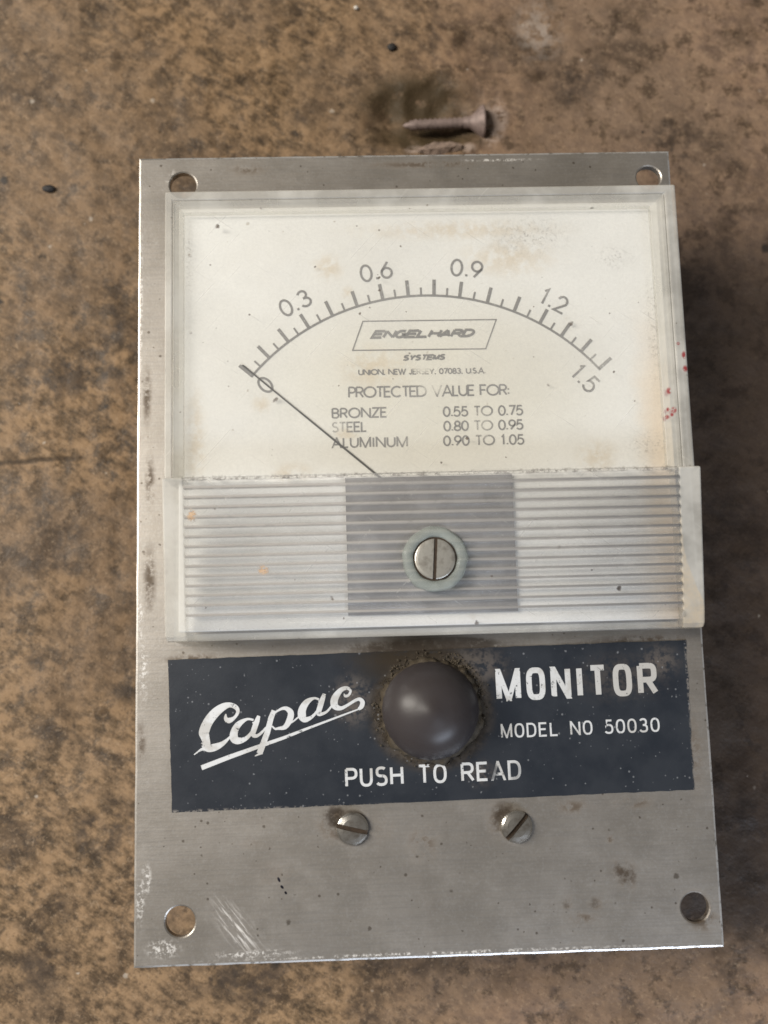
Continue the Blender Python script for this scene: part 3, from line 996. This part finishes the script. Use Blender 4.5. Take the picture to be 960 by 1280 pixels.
ZL = .165
LOGO_PRINT = bmesh.new()
LOGO={
 'C':[(-45.57, -42.69, 0.21), (-44.3, -41.8, 0.46), (-43.02, -41.22, 1.25), (-43.41, -39.32, 1.88), (-43.6, -38.34, 2.19), (-42.81, -36.43, 2.08), (-41.42, -34.72, 1.98), (-39.83, -33.59, 1.56), (-38.45, -33.24, 1.04), (-37.26, -33.76, 0.94), (-36.91, -34.65, 0.71), (-37.57, -35.7, 0.67), (-38.66, -36.26, 1.15), (-39.29, -35.85, 0.83), (-39.29, -34.97, 0.25)],
 'C2':[(-43.8, -40.27, 1.25), (-43.02, -41.45, 1.46), (-41.64, -41.4, 1.56), (-40.07, -40.77, 1.04), (-38.88, -39.84, 0.54), (-38.25, -39.18, 0.38)],
 'a':[(-33.82, -36.3, 0.46), (-35.11, -36.11, 0.54), (-36.69, -36.99, 1.25), (-37.59, -38.33, 1.56), (-37.7, -39.68, 1.77), (-36.91, -40.24, 1.46), (-35.53, -39.94, 0.94), (-34.54, -39.09, 0.71), (-33.64, -37.66, 0.46), (-33.92, -36.68, 0.42)],
 'a2':[(-32.77, -35.51, 0.67), (-33.13, -36.51, 1.08), (-33.64, -37.86, 1.17), (-33.95, -39.01, 1.08), (-33.36, -39.42, 0.75), (-32.56, -39.05, 0.58), (-31.57, -38.11, 0.5), (-30.67, -37.17, 0.42)],
 'p':[(-29.75, -34.57, 1.04), (-30.36, -36.01, 1.17), (-31.08, -38.71, 1.21), (-31.99, -41.01, 1.29), (-32.7, -42.82, 1.29)],
 'p0':[(-32.21, -42.64, 0.71), (-33.63, -43.31, 0.17)],
 'p2':[(-29.95, -35.24, 0.62), (-29.15, -34.72, 0.42), (-28.06, -34.22, 0.62), (-27.16, -34.31, 0.92), (-26.42, -35.15, 1.29), (-26.7, -36.5, 1.33), (-27.61, -37.84, 1.0), (-29.0, -38.09, 0.58), (-29.59, -38.13, 0.42), (-30.18, -37.57, 0.29)],
 'link':[(-27.01, -37.27, 0.42), (-26.01, -36.82, 0.33), (-24.91, -35.97, 0.33)],
 'b':[(-20.78, -32.67, 0.46), (-21.77, -32.39, 0.5), (-23.18, -33.09, 1.25), (-24.09, -34.43, 1.62), (-24.21, -35.7, 1.75), (-23.63, -36.5, 1.25), (-22.43, -36.14, 0.71), (-21.32, -35.1, 0.54), (-20.6, -33.75, 0.42), (-20.79, -32.87, 0.33)],
 'b2':[(-19.67, -31.58, 0.71), (-20.15, -32.79, 1.08), (-20.61, -34.14, 1.17), (-20.93, -35.31, 1.08), (-20.34, -35.52, 0.71), (-19.24, -35.06, 0.5), (-18.22, -33.92, 0.42)],
 'c':[(-15.78, -31.64, 0.12), (-15.55, -32.13, 0.58), (-14.89, -31.99, 0.54), (-14.48, -31.18, 0.54), (-15.16, -30.57, 0.71), (-16.37, -30.93, 1.04), (-17.49, -32.27, 1.5), (-17.81, -33.44, 1.58), (-17.43, -34.23, 1.33), (-16.44, -34.5, 0.83), (-15.24, -34.0, 0.62), (-13.62, -33.07, 0.62), (-12.72, -32.84, 0.75), (-12.14, -33.41, 0.96), (-12.36, -34.28, 0.96), (-12.96, -34.79, 0.58)],
 'under':[(-44.11, -45.23, 1.04), (-38.9, -43.41, 0.96), (-33.38, -41.64, 0.83), (-27.83, -39.91, 0.67), (-23.46, -38.35, 0.54), (-18.27, -36.59, 0.42), (-12.96, -34.79, 0.29)],
}



def spline(pts, k=6):
    o = []
    n = len(pts)
    for i in range(n - 1):
        p = [pts[max(0, min(n - 1, i + d))] for d in (-1, 0, 1, 2)]
        for s in range(k):
            t = s / k
            o.append(tuple(.5 * ((2 * p[1][c]) + (-p[0][c] + p[2][c]) * t + (2 * p[0][c] - 5 * p[1][c] + 4 * p[2][c] - p[3][c]) * t * t + (-p[0][c] + 3 * p[1][c] - 3 * p[2][c] + p[3][c]) * t ** 3) for c in range(3)))
    o.append(pts[-1])
    return o


for i, (k, pts) in enumerate(LOGO.items()):
    q = spline(pts) if k not in ('p', 'under', 'p0') else pts
    ribbon(LOGO_PRINT, [(a, b) for a, b, c in q], [max(.12, c * .92) for a, b, c in q], idf, ZL + i * .002)
link('script_emblem', LOGO_PRINT, M['ink'], label)

bm = bmesh.new()
text(bm, 'MONITOR', (14.7, -34.1), (47.4, -33.7), 6.45, 1.12, GOTB, e=3.4, z=ZL)
text(bm, 'MODEL NO 50030', (15.3, -41.3), (47.2, -40.95), 2.8, .37, GOT, e=2.5, z=ZL, stretch=1.12)
text(bm, 'PUSH TO READ', (-15.9, -49.9), (19.0, -49.35), 3.75, .54, GOT, e=2.5, z=ZL, stretch=1.12)
link('label_lettering', bm, M['ink'], label)

# ---- push button with its grimy nut
BX, BY = 1.55, -35.4
bm = bmesh.new()


def hexw(a, z):
    s = math.pi / 3
    q = (a + .35) % s - s / 2
    return .90 * (math.cos(s / 2) / math.cos(q)) ** .55 * 1.06 + .014 * math.sin(17 * a) + .012 * math.sin(29 * a + 2)


button = bpy.data.objects.new('push_button', None)
COL.objects.link(button)
button.parent = root
lathe(bm, [(0, .1), (11.4, .1), (11.3, .7), (11.0, 1.5), (10.6, 2.0), (10.0, 2.2), (9.0, 2.3), (0, 2.3)], 140, BX, BY, wob=hexw)
for v in bm.verts:
    q = noise.noise(Vector((v.co.x * .9, v.co.y * .9, 3))) + .5 * noise.noise(Vector((v.co.x * 2.3, v.co.y * 2.3, 3)))
    if v.co.z > .3:
        v.co.z += .35 * q
    v.co.x += .25 * q * (v.co.x - BX) / 11
    v.co.y += .25 * q * (v.co.y - BY) / 11
link('button_nut', bm, M['gum'], button, smooth=True)
bm = bmesh.new()
lathe(bm, [(0, 1.2), (9.5, 1.2), (9.6, 1.9), (9.45, 2.6), (9.05, 3.7), (8.4, 4.9), (7.5, 6.1), (6.3, 7.1), (5.1, 7.9), (3.6, 8.4), (2.4, 8.75), (1.4, 9.05), (.7, 9.2), (0, 9.25)], 72, BX - .25, BY + .1, wob=lambda a, z: 1 + .006 * math.sin(3 * a) * (z < 6) + (.006 if z < 2.6 else 0) * math.sin(40 * a))
link('button_cap', bm, M['button'], button, smooth=True)
# crumbs of dried grime round the nut
rnd = random.Random(3)
bm = bmesh.new()
for i in range(520):
    a = rnd.choice([rnd.uniform(.2, 1.3), rnd.uniform(1.6, 3.6), rnd.uniform(0, 6.28)])
    r = 10.4 + abs(rnd.gauss(0, 1.0)) - .5
    s_ = .07 + .22 * rnd.random() ** 3
    mt = Matrix.Translation((BX + r * math.cos(a), BY + r * math.sin(a), .2 + rnd.uniform(0, .4))) @ Matrix.Rotation(rnd.uniform(0, 6), 4, 'Z') @ Matrix.Diagonal((s_ * rnd.uniform(.8, 1.9), s_, s_ * .7, 1))
    bmesh.ops.create_icosphere(bm, subdivisions=1, radius=1, matrix=mt)
o = link('grime_crumbs', bm, M['gum'], button)
o['kind'] = 'stuff'

# ---- the two slotted fixing screws
for cx, cy, an in ((-14.7, -57.65, -14), (17.5, -58.3, 47)):
    s = slotted_screw('fixing_screw', cx, cy, .02, 1.55, 3.15, an, .85, .95, M['nickel'], root, dome=.75)

# ------------------------------------------------------------------ small things lying on the bench
def bench_z(x, y):
    return bench_height(x, y) - .9


bm = bmesh.new()
prof = []
n_ = 26
for i in range(n_):      # threaded shank
    xx = i * .62
    prof.append((1.15 + (.35 if i % 2 else 0) - max(0, 4 - i) * .25, xx))
prof = [(0, -.3)] + prof + [(1.5, n_ * .62 + .5), (2.0, n_ * .62 + 1.5), (3.9, n_ * .62 + 3.6), (4.2, n_ * .62 + 4.1), (4.0, n_ * .62 + 4.4), (0, n_ * .62 + 4.5)]
lathe(bm, prof, 20)
bm.transform(Matrix.Translation((1.6, 107.3, bench_z(12, 107) + 3.6)) @ Matrix.Rotation(math.radians(2), 4, 'Z') @ Matrix.Rotation(math.radians(90), 4, 'Y'))
o = link('wood_screw', bm, M['screwold'], None, z0=0, smooth=True)
tag(o, 'dusty pale wood screw lying in the hollow of the board above the meter', 'screw')

bm = bmesh.new()
rnd = random.Random(12)
vs = []
for i in range(9):
    x = -5.5 + i * 1.4
    w_ = .5 + 1.1 * math.sin(math.pi * (i + .6) / 9.5)
    vs.append([bm.verts.new((x, y_ * w_ + rnd.uniform(-.3, .3), z_ * .5 * w_ + rnd.uniform(-.15, .15))) for y_, z_ in ((-1, -.6), (-.3, 1), (.7, .8), (1, -.6))])
for A, B in zip(vs, vs[1:]):
    for k in range(4):
        bm.faces.new((A[k], A[(k + 1) % 4], B[(k + 1) % 4], B[k]))
bm.faces.new(vs[0][::-1])
bm.faces.new(vs[-1])
bm.transform(Matrix.Translation((10.5, 101.3, bench_z(10.5, 101.3) + .9)) @ Matrix.Rotation(math.radians(5), 4, 'Z'))
o = link('wood_splinter', bm, M['splinter'], None, z0=0)
tag(o, 'torn brown splinter lying between the screw and the top of the meter', 'splinter')
bm = bmesh.new()
bmesh.ops.create_icosphere(bm, subdivisions=2, radius=.62, matrix=Matrix.Translation((-9.6, 139.8, bench_z(-9.6, 139.8) + .5)) @ Matrix.Diagonal((1, .8, .8, 1)))
o = link('paint_chip', bm, M['debris'], None, z0=0)
tag(o, 'tiny white chip on the board at the top edge, left of centre', 'chip')
bm = bmesh.new()
bmesh.ops.create_icosphere(bm, subdivisions=2, radius=1.25, matrix=Matrix.Translation((-.7, 128.9, bench_z(-.7, 128.9) + .5)) @ Matrix.Diagonal((1, .85, .6, 1)))
o = link('dirt_crumb', bm, M['ddebris'], None, z0=0)
tag(o, 'small black crumb on the board above the screw', 'crumb')
bm = bmesh.new()
bmesh.ops.create_icosphere(bm, subdivisions=2, radius=1.4, matrix=Matrix.Translation((-87, 92, bench_z(-87, 92) + .4)) @ Matrix.Diagonal((1.2, .7, .5, 1)))
o = link('dirt_crumb', bm, M['ddebris'], None, z0=0)
tag(o, 'small dark oval crumb on the board left of the meter top corner', 'crumb')
